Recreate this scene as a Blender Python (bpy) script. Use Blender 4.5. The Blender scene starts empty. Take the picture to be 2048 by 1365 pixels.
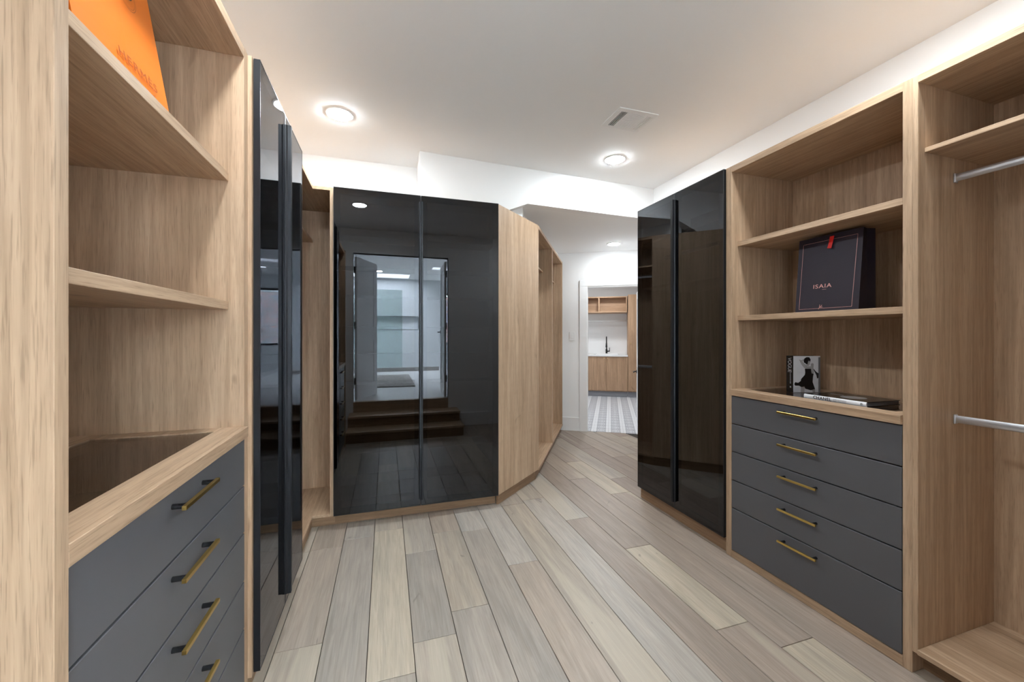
import bpy, bmesh, math, random
from mathutils import Matrix, Vector
random.seed(7)
S = bpy.context.scene
C = S.collection
R = math.radians

# ------------------------------------------------------------------ camera
cd = bpy.data.cameras.new('camera')
cd.sensor_width = 36.0
cd.lens = 793.5 / 2048 * 36.0
cd.shift_y = -11.2 / 2048
cd.clip_start = 0.02
cam = bpy.data.objects.new('camera', cd)
C.objects.link(cam)
cam.location = (0, 0, 1.365)
cam.rotation_euler = (R(90), 0, R(-17.59))
S.camera = cam

# ------------------------------------------------------------------ world, exposure, render behaviour
SKY = 195.0            # daylight outside the bathroom window and skylight
CAN = 415.0           # recessed lamp lens emission
w = bpy.data.worlds.new('daylight')
S.world = w
w.use_nodes = True
nt = w.node_tree
nt.nodes.clear()
bg = nt.nodes.new('ShaderNodeBackground')
bg.inputs['Color'].default_value = (0.80, 0.90, 1.0, 1)   # even overcast sky
bg.inputs['Strength'].default_value = SKY
wo = nt.nodes.new('ShaderNodeOutputWorld')
nt.links.new(bg.outputs[0], wo.inputs[0])
S.view_settings.view_transform = 'Standard'
S.view_settings.look = 'None'
S.view_settings.exposure = 0.0
S.view_settings.gamma = 1.0
S.view_settings.use_curve_mapping = False
cy = S.cycles
cy.max_bounces = 10
cy.diffuse_bounces = 6
cy.glossy_bounces = 6
cy.transparent_max_bounces = 16
cy.caustics_reflective = False
cy.caustics_refractive = False
cy.sample_clamp_indirect = 8.0

# ------------------------------------------------------------------ geometry constants
ZT = 2.408                     # cabinet tops
ZC = 2.86                      # closet ceiling
ZH = 2.545                     # hall ceiling
XRF, XLF = 2.028, -0.49        # cabinet faces right and left
TH = R(31.5)
Hd = Vector((math.sin(TH), math.cos(TH)))
W = Vector((Hd.y, -Hd.x))
P1 = Vector((1.37, 3.50))
F0 = P1 + 2.03 * Hd
ZB = 0.43                      # bathroom floor


# ------------------------------------------------------------------ materials
def srgb(r, g, b):
    f = lambda c: (c / 255 / 12.92) if c / 255 <= 0.04045 else ((c / 255 + 0.055) / 1.055) ** 2.4
    return (f(r), f(g), f(b), 1.0)


def mat(name, col, rough=0.5, metal=0.0, spec=0.5, emit=None, es=0.0):
    m = bpy.data.materials.new(name)
    m.use_nodes = True
    b = m.node_tree.nodes['Principled BSDF']
    b.inputs['Base Color'].default_value = col
    b.inputs['Roughness'].default_value = rough
    b.inputs['Metallic'].default_value = metal
    b.inputs['Specular IOR Level'].default_value = spec
    if emit:
        b.inputs['Emission Color'].default_value = emit
        b.inputs['Emission Strength'].default_value = es
    return m


class N:
    """small node-building helper"""
    def __init__(s, m):
        s.t = m.node_tree
        s.b = s.t.nodes['Principled BSDF']

    def new(s, kind, **kw):
        n = s.t.nodes.new(kind)
        for k, v in kw.items():
            setattr(n, k, v)
        return n

    def link(s, a, b):
        s.t.links.new(a, b)

    def noise(s, vec, scale, detail=3.0, rough=0.55, dist=0.0):
        n = s.new('ShaderNodeTexNoise')
        s.link(vec, n.inputs['Vector'])
        n.inputs['Scale'].default_value = scale
        n.inputs['Detail'].default_value = detail
        n.inputs['Roughness'].default_value = rough
        n.inputs['Distortion'].default_value = dist
        return n.outputs['Fac']

    def ramp(s, fac, stops):
        n = s.new('ShaderNodeValToRGB')
        el = n.color_ramp.elements
        while len(el) < len(stops):
            el.new(0.5)
        for e, (p, c) in zip(el, stops):
            e.position = p
            e.color = c
        s.link(fac, n.inputs[0])
        return n.outputs[0]

    def scaled(s, vec, sc):
        n = s.new('ShaderNodeVectorMath', operation='MULTIPLY')
        s.link(vec, n.inputs[0])
        n.inputs[1].default_value = sc
        return n.outputs[0]

    def mix(s, a, b, fac, mode='MIX'):
        n = s.new('ShaderNodeMix', data_type='RGBA', blend_type=mode)
        for sock, v in ((n.inputs['A'], a), (n.inputs['B'], b), (n.inputs['Factor'], fac)):
            pass
        A, B, F = n.inputs[6], n.inputs[7], n.inputs[0]
        for sock, v in ((A, a), (B, b), (F, fac)):
            if hasattr(v, 'is_linked') or hasattr(v, 'links'):
                s.link(v, sock)
            else:
                sock.default_value = v
        return n.outputs[2]

    def coords(s, rand=True):
        tc = s.new('ShaderNodeTexCoord')
        v = tc.outputs['Object']
        if rand:
            oi = s.new('ShaderNodeObjectInfo')
            k = s.new('ShaderNodeVectorMath', operation='SCALE')
            k.inputs[0].default_value = (37.0, 53.0, 29.0)
            s.link(oi.outputs['Random'], k.inputs['Scale'])
            a = s.new('ShaderNodeVectorMath', operation='ADD')
            s.link(v, a.inputs[0])
            s.link(k.outputs[0], a.inputs[1])
            v = a.outputs[0]
        return v


def wood(name, axis, light, mid, dark, rough=0.45):
    """melamine oak: fine streaks, broad bands, short dark pores along one axis"""
    m = mat(name, mid, rough, spec=0.35)
    n = N(m)
    v = n.coords()

    def st(cross, along):
        s = [cross] * 3
        s[axis] = along
        return n.scaled(v, tuple(s))
    bands = n.noise(st(9, 0.55), 1.0, 3, 0.6, 0.6)
    streak = n.noise(st(75, 1.6), 1.0, 4, 0.6)
    fig = n.noise(st(22, 1.3), 1.0, 5, 0.65, 1.6)
    pores = n.noise(st(400, 13), 1.0, 2, 0.5)
    knots = n.noise(st(7.5, 3.2), 1.0, 2, 0.5, 0.9)
    c = n.ramp(bands, [(0.33, mid), (0.66, light)])
    k1 = n.ramp(fig, [(0.42, (0.70, 0.67, 0.64, 1)), (0.62, (1.05, 1.045, 1.04, 1))])
    c = n.mix(c, k1, 0.48, 'MULTIPLY')
    k2 = n.ramp(streak, [(0.36, (0.74, 0.71, 0.68, 1)), (0.58, (1.04, 1.04, 1.04, 1))])
    c = n.mix(c, k2, 0.55, 'MULTIPLY')
    pm = n.ramp(pores, [(0.56, (0, 0, 0, 1)), (0.68, (1, 1, 1, 1))])
    c = n.mix(c, dark, n.mix((0, 0, 0, 1), pm, 0.36))
    km = n.ramp(knots, [(0.72, (0, 0, 0, 1)), (0.80, (1, 1, 1, 1))])
    c = n.mix(c, dark, n.mix((0, 0, 0, 1), km, 0.65))
    n.link(c, n.b.inputs['Base Color'])
    bp = n.new('ShaderNodeBump')
    bp.inputs['Strength'].default_value = 0.12
    bp.inputs['Distance'].default_value = 0.002
    n.link(streak, bp.inputs['Height'])
    n.link(bp.outputs[0], n.b.inputs['Normal'])
    return m


OAK = [wood('oak_%s' % 'xyz'[a], a, srgb(197, 169, 141), srgb(178, 149, 121), srgb(98, 73, 52)) for a in range(3)]
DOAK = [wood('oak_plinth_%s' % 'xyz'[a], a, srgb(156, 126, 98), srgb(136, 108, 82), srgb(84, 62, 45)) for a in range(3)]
LOAK = [wood('laundry_oak_%s' % 'xyz'[a], a, srgb(196, 162, 132), srgb(178, 144, 114), srgb(116, 86, 64)) for a in range(3)]


def plank_mat():
    m = mat('oak_floor', (0.5, 0.45, 0.4, 1), 0.42, spec=0.35)
    n = N(m)
    v = n.coords()
    oi = n.new('ShaderNodeObjectInfo')
    base = oi.outputs['Color']
    wide = n.noise(n.scaled(v, (9, 0.9, 1)), 1.0, 4, 0.6, 1.2)
    fig = n.noise(n.scaled(v, (34, 2.2, 1)), 1.0, 5, 0.62, 1.5)
    streak = n.noise(n.scaled(v, (190, 5, 1)), 1.0, 3, 0.6)
    sap = n.noise(n.scaled(v, (4.6, 0.38, 1)), 1.0, 1, 0.4, 0.5)
    kn = n.noise(n.scaled(v, (11, 6, 1)), 1.0, 2, 0.5, 1.0)
    c = n.mix(base, n.ramp(wide, [(0.35, (0.83, 0.84, 0.85, 1)), (0.65, (1.08, 1.06, 1.04, 1))]), 0.75, 'MULTIPLY')
    c = n.mix(c, n.ramp(fig, [(0.38, (0.80, 0.79, 0.78, 1)), (0.6, (1.05, 1.05, 1.05, 1))]), 0.6, 'MULTIPLY')
    c = n.mix(c, n.ramp(streak, [(0.38, (0.84, 0.83, 0.82, 1)), (0.6, (1.03, 1.03, 1.03, 1))]), 0.6, 'MULTIPLY')
    sm = n.ramp(sap, [(0.62, (0, 0, 0, 1)), (0.645, (1, 1, 1, 1))])
    c = n.mix(c, srgb(184, 172, 154), n.mix((0, 0, 0, 1), sm, 0.5))
    km = n.ramp(kn, [(0.735, (0, 0, 0, 1)), (0.80, (1, 1, 1, 1))])
    c = n.mix(c, srgb(104, 98, 92), n.mix((0, 0, 0, 1), km, 0.75))
    n.link(c, n.b.inputs['Base Color'])
    bp = n.new('ShaderNodeBump')
    bp.inputs['Strength'].default_value = 0.15
    bp.inputs['Distance'].default_value = 0.001
    n.link(streak, bp.inputs['Height'])
    n.link(bp.outputs[0], n.b.inputs['Normal'])
    return m


def paint(name, col, rough=0.6):
    m = mat(name, col, rough, spec=0.25)
    n = N(m)
    v = n.coords(False)
    f = n.noise(v, 160.0, 2)
    bp = n.new('ShaderNodeBump')
    bp.inputs['Strength'].default_value = 0.04
    bp.inputs['Distance'].default_value = 0.001
    n.link(f, bp.inputs['Height'])
    n.link(bp.outputs[0], n.b.inputs['Normal'])
    return m


def glass(name, tint, ior):
    """thin tinted glass: fresnel mirror over a tinted see-through pane, same from both faces"""
    m = bpy.data.materials.new(name)
    m.use_nodes = True
    t = m.node_tree
    t.nodes.clear()
    out = t.nodes.new('ShaderNodeOutputMaterial')
    mx = t.nodes.new('ShaderNodeMixShader')
    tr = t.nodes.new('ShaderNodeBsdfTransparent')
    gl = t.nodes.new('ShaderNodeBsdfGlossy')
    fr = t.nodes.new('ShaderNodeFresnel')
    ge = t.nodes.new('ShaderNodeNewGeometry')
    mr = t.nodes.new('ShaderNodeMapRange')
    tr.inputs[0].default_value = tint
    gl.inputs['Color'].default_value = (0.93, 0.95, 1.0, 1)
    gl.inputs['Roughness'].default_value = 0.0
    mr.inputs['To Min'].default_value = ior
    mr.inputs['To Max'].default_value = 1.0 / ior
    t.links.new(ge.outputs['Backfacing'], mr.inputs['Value'])
    t.links.new(mr.outputs[0], fr.inputs['IOR'])
    t.links.new(fr.outputs[0], mx.inputs[0])
    t.links.new(tr.outputs[0], mx.inputs[1])
    t.links.new(gl.outputs[0], mx.inputs[2])
    t.links.new(mx.outputs[0], out.inputs[0])
    return m


M = {}
M['plank'] = plank_mat()
M['wall'] = paint('white_wall_paint', srgb(243, 243, 243))
M['ceil'] = paint('white_ceiling_paint', srgb(246, 246, 246), 0.75)
M['trim'] = mat('white_trim_paint', srgb(240, 240, 240), 0.35)
M['slab'] = mat('floor_underlay', srgb(60, 52, 44), 0.9)
M['black_glass'] = glass('black_tinted_glass', (0.28, 0.28, 0.28, 1), 1.62)
M['smoke_glass'] = glass('smoked_glass_top', (0.74, 0.70, 0.65, 1), 1.5)
M['clear_glass'] = glass('clear_glass', (0.90, 0.96, 0.95, 1), 1.45)
M['blackmetal'] = mat('black_anodised_aluminium', srgb(27, 28, 32), 0.42, 0.35)
M['charcoal'] = mat('charcoal_lacquer', srgb(86, 86, 89), 0.42, spec=0.5)
M['brass'] = mat('brushed_brass', srgb(201, 170, 98), 0.28, 1.0)
M['blackgloss'] = mat('black_handle_post', srgb(18, 18, 20), 0.2)
M['alu'] = mat('satin_aluminium_rod', srgb(214, 216, 222), 0.32, 0.85)
M['lens'] = mat('lamp_lens', (1, 1, 1, 1), 0.5, emit=(0.865, 0.95, 1.0, 1), es=CAN)
M['lens_hall'] = mat('lamp_lens_hall', (1, 1, 1, 1), 0.5, emit=(0.90, 0.96, 1.0, 1), es=CAN * 0.48)
M['lens_laundry_fill'] = mat('fill_lens_laundry', (1, 1, 1, 1), 0.5, emit=(0.93, 0.97, 1.0, 1), es=CAN * 0.8)  # lens of the fill lights added unseen in the laundry
M['lens_day'] = mat('lamp_lens_bath', (1, 1, 1, 1), 0.5, emit=(0.93, 0.97, 1.0, 1), es=330)
M['vent_shade'] = mat('vent_painted_shade', srgb(70, 70, 74), 0.7)  # dark colour stands in for the shade inside the vent
M['blackmatte'] = mat('matte_black_hardware', srgb(16, 16, 17), 0.4)
M['counter'] = mat('white_quartz', srgb(240, 240, 240), 0.25)
M['orange'] = mat('orange_paper', srgb(218, 112, 14), 0.5)
M['orange_dk'] = mat('orange_paper_print', srgb(160, 72, 14), 0.5)
M['brown_print'] = mat('brown_print', srgb(62, 34, 26), 0.5)
M['cord'] = mat('brown_cord', srgb(70, 40, 32), 0.8)
M['navy'] = mat('dark_navy_paper', srgb(37, 31, 46), 0.55)
M['navy_edge'] = mat('dark_plum_paper', srgb(46, 36, 56), 0.55)
M['rose'] = mat('rose_gold_print', srgb(224, 166, 160), 0.35, 0.3)
M['red'] = mat('red_ribbon', srgb(215, 30, 22), 0.5)
M['bookblack'] = mat('black_book_cover', srgb(20, 19, 21), 0.22)
M['bookwhite'] = mat('white_book_cover', srgb(226, 226, 230), 0.3)
M['bookgrey'] = mat('grey_print', srgb(120, 120, 124), 0.5)
M['skin_print'] = mat('light_grey_print', srgb(176, 174, 174), 0.5)
M['pages'] = mat('book_pages', srgb(206, 202, 194), 0.8)
M['print_black'] = mat('black_print', srgb(17, 17, 19), 0.4)
M['stairs'] = OAK[0]
M['bath_tile'] = mat('bath_wall_plaster', srgb(226, 229, 231), 0.5)
M['bath_floor'] = mat('bath_stone_floor', srgb(226, 224, 222), 0.35)
M['bath_curb'] = mat('bath_curb_stone', srgb(168, 164, 160), 0.4)
M['knob'] = mat('brass_knob', srgb(210, 176, 130), 0.3, 0.8)


def rug_mat():
    m = mat('grey_wool', srgb(150, 146, 142), 0.95, spec=0.1)
    n = N(m)
    v = n.coords(False)
    f = n.noise(n.scaled(v, (30, 14, 10)), 1.0, 5, 0.7)
    n.link(n.ramp(f, [(0.3, srgb(112, 108, 105)), (0.7, srgb(184, 180, 175))]), n.b.inputs['Base Color'])
    return m


def tile_mat():
    """white cement tile with a grey scroll motif inside a central band"""
    m = mat('patterned_tile', (0.8, 0.8, 0.8, 1), 0.4)
    n = N(m)
    tc = n.new('ShaderNodeTexCoord')
    sp = n.new('ShaderNodeSeparateXYZ')
    n.link(tc.outputs['Object'], sp.inputs[0])
    ab = n.new('ShaderNodeMath', operation='ABSOLUTE')
    n.link(sp.outputs['X'], ab.inputs[0])
    cb = n.new('ShaderNodeCombineXYZ')
    n.link(ab.outputs[0], cb.inputs[0])
    ay = n.new('ShaderNodeMath', operation='ABSOLUTE')
    n.link(sp.outputs['Y'], ay.inputs[0])
    n.link(ay.outputs[0], cb.inputs[1])
    f = n.noise(cb.outputs[0], 62.0, 2, 0.6, 1.5)
    g = n.ramp(f, [(0.47, (0, 0, 0, 1)), (0.52, (1, 1, 1, 1))])
    band = n.ramp(ab.outputs[0], [(0.066, (1, 1, 1, 1)), (0.070, (0, 0, 0, 1))])
    k = n.mix(g, band, 1.0, 'MULTIPLY')
    n.link(n.mix(srgb(226, 227, 230), srgb(120, 124, 134), k), n.b.inputs['Base Color'])
    return m


def brick_mat():
    m = mat('outdoor_brick', (0.5, 0.4, 0.4, 1), 0.9)
    n = N(m)
    tc = n.new('ShaderNodeTexCoord')
    mp = n.new('ShaderNodeMapping')
    mp.inputs['Rotation'].default_value = (R(90), 0, 0)
    n.link(tc.outputs['Object'], mp.inputs[0])
    b = n.new('ShaderNodeTexBrick')
    n.link(mp.outputs[0], b.inputs['Vector'])
    b.inputs['Color1'].default_value = srgb(128, 84, 78)
    b.inputs['Color2'].default_value = srgb(70, 72, 84)
    b.inputs['Mortar'].default_value = srgb(225, 225, 225)
    b.inputs['Scale'].default_value = 1.0
    b.inputs['Brick Width'].default_value = 0.215
    b.inputs['Row Height'].default_value = 0.08
    b.inputs['Mortar Size'].default_value = 0.014
    n.link(b.outputs[0], n.b.inputs['Base Color'])
    return m


M['rug'] = rug_mat()
M['tile'] = tile_mat()
M['brick'] = brick_mat()


# ------------------------------------------------------------------ mesh helpers
def bm_box(bm, x0, x1, y0, y1, z0, z1, bev=0.0):
    vs = [bm.verts.new(p) for p in ((x0, y0, z0), (x1, y0, z0), (x1, y1, z0), (x0, y1, z0),
                                    (x0, y0, z1), (x1, y0, z1), (x1, y1, z1), (x0, y1, z1))]
    fs = [bm.faces.new([vs[i] for i in q]) for q in ((0, 3, 2, 1), (4, 5, 6, 7), (0, 1, 5, 4), (1, 2, 6, 5), (2, 3, 7, 6), (3, 0, 4, 7))]
    if bev > 0:
        es = list({e for f in fs for e in f.edges})
        bmesh.ops.bevel(bm, geom=es, offset=bev, segments=1, affect='EDGES', profile=0.5)


def bm_prism(bm, pts, z0, z1):
    a = 0.0
    for i in range(len(pts)):
        p, q = pts[i], pts[(i + 1) % len(pts)]
        a += p[0] * q[1] - q[0] * p[1]
    if a < 0:
        pts = list(reversed(pts))
    lo = [bm.verts.new((p[0], p[1], z0)) for p in pts]
    hi = [bm.verts.new((p[0], p[1], z1)) for p in pts]
    bm.faces.new(list(reversed(lo)))
    bm.faces.new(hi)
    for i in range(len(pts)):
        j = (i + 1) % len(pts)
        bm.faces.new((lo[i], lo[j], hi[j], hi[i]))


def bm_cyl(bm, p0, p1, r0, r1=None, seg=16, caps=True):
    r1 = r0 if r1 is None else r1
    p0, p1 = Vector(p0), Vector(p1)
    q = (p1 - p0).to_track_quat('Z', 'Y')
    rings = []
    for p, r in ((p0, r0), (p1, r1)):
        rings.append([bm.verts.new(p + q @ Vector((r * math.cos(2 * math.pi * i / seg), r * math.sin(2 * math.pi * i / seg), 0))) for i in range(seg)])
    for i in range(seg):
        j = (i + 1) % seg
        bm.faces.new((rings[0][i], rings[0][j], rings[1][j], rings[1][i]))
    if caps:
        bm.faces.new(list(reversed(rings[0])))
        bm.faces.new(rings[1])


def bm_tube(bm, pts, r, seg=8):
    """swept round tube along points"""
    pts = [Vector(p) for p in pts]
    rings = []
    for i, p in enumerate(pts):
        d = (pts[min(i + 1, len(pts) - 1)] - pts[max(i - 1, 0)]).normalized()
        q = d.to_track_quat('Z', 'Y')
        rings.append([bm.verts.new(p + q @ Vector((r * math.cos(2 * math.pi * k / seg), r * math.sin(2 * math.pi * k / seg), 0))) for k in range(seg)])
    for a, b in zip(rings, rings[1:]):
        off = min(range(seg), key=lambda o: sum((a[k].co - b[(k + o) % seg].co).length for k in range(seg)))
        for k in range(seg):
            bm.faces.new((a[k], a[(k + 1) % seg], b[(k + 1 + off) % seg], b[(k + off) % seg]))
    bm.faces.new(list(reversed(rings[0])))
    bm.faces.new(rings[-1])


def bm_lathe(bm, prof, seg=32, c=(0, 0, 0)):
    rings = []
    for r, z in prof:
        if r < 1e-6:
            rings.append([bm.verts.new((c[0], c[1], c[2] + z))])
        else:
            rings.append([bm.verts.new((c[0] + r * math.cos(2 * math.pi * i / seg), c[1] + r * math.sin(2 * math.pi * i / seg), c[2] + z)) for i in range(seg)])
    for a, b in zip(rings, rings[1:]):
        for i in range(seg):
            j = (i + 1) % seg
            if len(a) == 1:
                bm.faces.new((a[0], b[i], b[j]))
            elif len(b) == 1:
                bm.faces.new((a[i], a[j], b[0]))
            else:
                bm.faces.new((a[i], a[j], b[j], b[i]))


def ob(name, bm, m, parent=None, kind=None, smooth=False, recalc=True, mtx=None):
    if isinstance(bm, bmesh.types.BMesh):
        if recalc:
            bmesh.ops.recalc_face_normals(bm, faces=bm.faces[:])
        me = bpy.data.meshes.new(name)
        bm.to_mesh(me)
        bm.free()
        if m is not None:
            me.materials.append(m)
        if smooth:
            for p in me.polygons:
                p.use_smooth = True
    else:
        me = bm
    o = bpy.data.objects.new(name, me)
    C.objects.link(o)
    if parent:
        o.parent = parent
    if mtx is not None:
        o.matrix_local = mtx
    if kind:
        o['kind'] = kind
    return o


def box(name, x0, x1, y0, y1, z0, z1, m, parent=None, bev=0.0012, kind=None):
    bm = bmesh.new()
    bm_box(bm, x0, x1, y0, y1, z0, z1, bev)
    return ob(name, bm, m, parent, kind)


def boxes(name, lst, m, parent=None, bev=0.001, kind=None):
    bm = bmesh.new()
    for b in lst:
        bm_box(bm, *b, bev)
    return ob(name, bm, m, parent, kind)


def thing(name, label, cat, loc=(0, 0, 0), rz=0.0, group=None):
    o = bpy.data.objects.new(name, None)
    o.empty_display_size = 0.1
    C.objects.link(o)
    o.location = loc
    o.rotation_euler = (0, 0, rz)
    o['label'] = label
    o['category'] = cat
    if group:
        o['group'] = group
    return o


def tag(o, label, cat, group=None):
    o['label'] = label
    o['category'] = cat
    if group:
        o['group'] = group
    return o


def text(name, body, size, m, parent, mtx, sx=1.0, spacing=1.0, extrude=0.0002, bold=0.0):
    cu = bpy.data.curves.new(name, 'FONT')
    cu.body = body
    cu.size = size
    cu.align_x = 'CENTER'
    cu.align_y = 'CENTER'
    cu.space_character = spacing
    cu.extrude = extrude
    cu.offset = bold
    t = bpy.data.objects.new(name + '_src', cu)
    C.objects.link(t)
    bpy.context.view_layer.update()
    me = bpy.data.meshes.new_from_object(t.evaluated_get(bpy.context.evaluated_depsgraph_get()))
    bpy.data.objects.remove(t)
    bpy.data.curves.remove(cu)
    me.name = name
    me.materials.clear()
    me.materials.append(m)
    return ob(name, me, None, parent, mtx=mtx @ Matrix.Diagonal((sx, 1, 1, 1)))


def frame_mtx(origin, ax, ay):
    """matrix whose local x/y run along ax/ay"""
    ax, ay = Vector(ax).normalized(), Vector(ay).normalized()
    az = ax.cross(ay).normalized()
    ay = az.cross(ax)
    m = Matrix.Identity(4)
    for i, a in enumerate((ax, ay, az)):
        for k in range(3):
            m[k][i] = a[k]
    m.translation = Vector(origin)
    return m


# ------------------------------------------------------------------ room shell
def wall_seg(name, p, q, t, z0, z1, m=None, side=1):
    """upright slab whose visible face runs p->q, thickness t to the left (side=1) or right"""
    p, q = Vector(p[:2]), Vector(q[:2])
    z0 = -0.05 if z0 == 0 else z0
    d = (q - p).normalized()
    nrm = Vector((-d.y, d.x)) * t * side
    bm = bmesh.new()
    bm_prism(bm, [p, q, q + nrm, p + nrm], z0, z1)
    return ob(name, bm, m or M['wall'], kind='structure')


HA, HB = Vector((0.26, 3.29)), Vector((2.60, 3.425))          # header face over the hall opening
hd = (HB - HA).normalized()
hp = lambda x: HA + hd * ((x - HA.x) / hd.x)
far = lambda s, off=0.0: F0 + s * W + off * Hd

# floor under everything, planks laid on it
floor = box('floor', -1.16, 3.75, -0.06, 6.4, -0.10, -0.012, M['slab'], bev=0, kind='structure')

wall_seg('wall_left', (-1.04, 0.02), (-1.04, 3.75), 0.12, 0, ZC)
wall_seg('wall_right', (2.60, 0.02), (2.60, 3.43), 0.12, 0, ZC, side=-1)
wall_seg('wall_back', (-1.16, 3.63), (0.26, 3.63), 0.12, 0, ZC)
# header wall over the hall opening, its corner cut off at a slant above the angled cabinet
bm = bmesh.new()
nb_ = Vector((-hd.y, hd.x)) * 0.10
prof = [(0.26, ZC), (2.60, ZC), (2.60, ZH), (1.205, ZH), (1.05, 2.478), (0.93, 2.425), (0.93, 0), (0.26, 0)]
fr_ = [bm.verts.new((hp(x).x, hp(x).y, z)) for x, z in prof]
bk_ = [bm.verts.new((hp(x).x + nb_.x, hp(x).y + nb_.y, z)) for x, z in prof]
bm.faces.new(fr_)
bm.faces.new(list(reversed(bk_)))
for i in range(len(prof)):
    j = (i + 1) % len(prof)
    bm.faces.new((fr_[i], bk_[i], bk_[j], fr_[j]))
ob('wall_header', bm, M['wall'], kind='structure')
wall_seg('wall_header_return', (0.26, 3.64), (0.26, 3.395), 0.1, 0, ZC, side=1)
bm = bmesh.new()
bm_prism(bm, [hp(0.95) + nb_ * 0.98, hp(2.59) + nb_ * 0.98, HB + Vector((0.25, 0.113)), far(1.35, 0.0), far(-0.75, 0.0), Vector((0.92, 3.84))], ZH, ZC)
ob('ceiling_hall', bm, M['ceil'], kind='structure')
bm = bmesh.new()
bm_prism(bm, [hp(1.2) + nb_, Vector((1.29, 3.68)), far(-0.075, 0), far(-0.2, 0), Vector((1.17, 3.72)), hp(1.08) + nb_], 2.415, ZH)
ob('wall_hall_bulkhead', bm, M['wall'], kind='structure')
box('ceiling', -1.16, 3.2, 0.0, 4.6, ZC, ZC + 0.1, M['ceil'], bev=0, kind='structure')
# hall side walls
wall_seg('wall_hall_corner', (0.95, 3.36), (0.90, 3.90), 0.12, 0, ZC)
wall_seg('wall_hall_left', Vector((0.90, 3.86)), Vector((0.90, 3.86)) + 2.2 * Hd, 0.1, 0, ZH)
s_r = (HB - F0).dot(W)
wall_seg('wall_hall_right', HB + Vector((0.0, 0.0)), far(s_r, 0.0), 0.1, 0, ZH, side=-1)
# far wall with the laundry doorway
O0, O1, OZ = 0.345, s_r - 0.012, 2.063
wall_seg('wall_far', far(-0.75), far(O0), 0.12, 0, ZH)
wall_seg('wall_far_lintel', far(O0), far(s_r + 0.1), 0.12, OZ, ZH)

LROT = -TH


def fbox(name, x0, x1, y0, y1, z0, z1, m, parent=None, kind=None, bev=0.001):
    """box in the far-wall frame (x along the wall, y beyond it)"""
    o = box(name, x0, x1, y0, y1, z0, z1, m, parent, bev, kind)
    if parent is None:
        o.location = (F0.x, F0.y, 0)
        o.rotation_euler = (0, 0, LROT)
    return o


tr1 = fbox('trim_1', O0 - 0.108, O0, -0.02, 0.0, 0.0, 2.15, M['trim'], kind='structure', bev=0.002)
fbox('trim_2', O0 - 0.108, s_r, -0.022, 0.0, OZ, 2.15, M['trim'], kind='structure', bev=0.002)
fbox('trim_3', O0 - 0.012, O0 + 0.004, -0.012, 0.13, 0, OZ, M['trim'], kind='structure')
fbox('trim_4', O0, s_r, -0.012, 0.13, OZ - 0.016, OZ + 0.002, M['trim'], kind='structure')
fbox('baseboard_far', -0.03, O0 - 0.108, -0.016, 0.0, 0, 0.192, M['trim'], kind='structure', bev=0.003)

# ------------------------------------------------------------------ floor planks
PAL = {'lg': (169, 160, 150), 'g': (161, 151, 141), 'b': (170, 158, 144), 't': (157, 142, 130), 'c': (183, 170, 152), 'bg': (167, 156, 144), 'w': (163, 149, 136)}
X0, PW = -0.269, 0.1915
plan = {
    -3: ([1.2, 2.4], ['b', 't', 'bg']),
    -2: ([1.25, 2.77], ['b', 'bg', 'bg']),
    -1: ([0.7, 1.932], ['b', 'b', 'w']),
    0: ([0.95, 2.856], ['t', 'g', 'lg']),
    1: ([0.5, 1.65], ['g', 'bg', 'c']),
    2: ([0.6, 1.809, 2.555], ['t', 'b', 'g', 'bg']),
    3: ([0.7, 1.958], ['b', 'g', 'b']),
    4: ([1.1, 2.73], ['b', 'g', 'lg']),
    5: ([0.6, 2.247], ['t', 'w', 'lg']),
    6: ([0.55, 3.05], ['g', 'b', 'bg']),
    7: ([0.75, 3.10], ['t', 'lg', 'b']),
    8: ([0.65, 2.667], ['b', 't', 'lg']),
    9: ([0.45, 1.464, 2.198], ['b', 't', 'c', 't']),
    10: ([1.298, 3.406], ['c', 't', 'w']),
    11: ([0.7, 2.99], ['t', 't', 'c']),
    12: ([1.1, 2.3, 3.31], ['b', 'w', 't', 'bg']),
}


def clip(poly, p0, nrm):
    """keep the side where (p-p0).nrm <= 0"""
    out = []
    for i in range(len(poly)):
        a, b = poly[i], poly[(i + 1) % len(poly)]
        da, db = (a - p0).dot(nrm), (b - p0).dot(nrm)
        if da <= 0:
            out.append(a)
        if (da < 0 < db) or (db < 0 < da):
            out.append(a + (b - a) * (da / (da - db)))
    return out


def inset(poly, g):
    n_ = len(poly)
    out = []
    for i in range(n_):
        p, a, b = poly[i], poly[i - 1], poly[(i + 1) % n_]
        d1, d2 = (p - a).normalized(), (b - p).normalized()
        n1, n2 = Vector((-d1.y, d1.x)), Vector((-d2.y, d2.x))
        k = n1 + n2
        out.append(p + k * (g / max(0.2, 1 + n1.dot(n2))))
    return out


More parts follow.
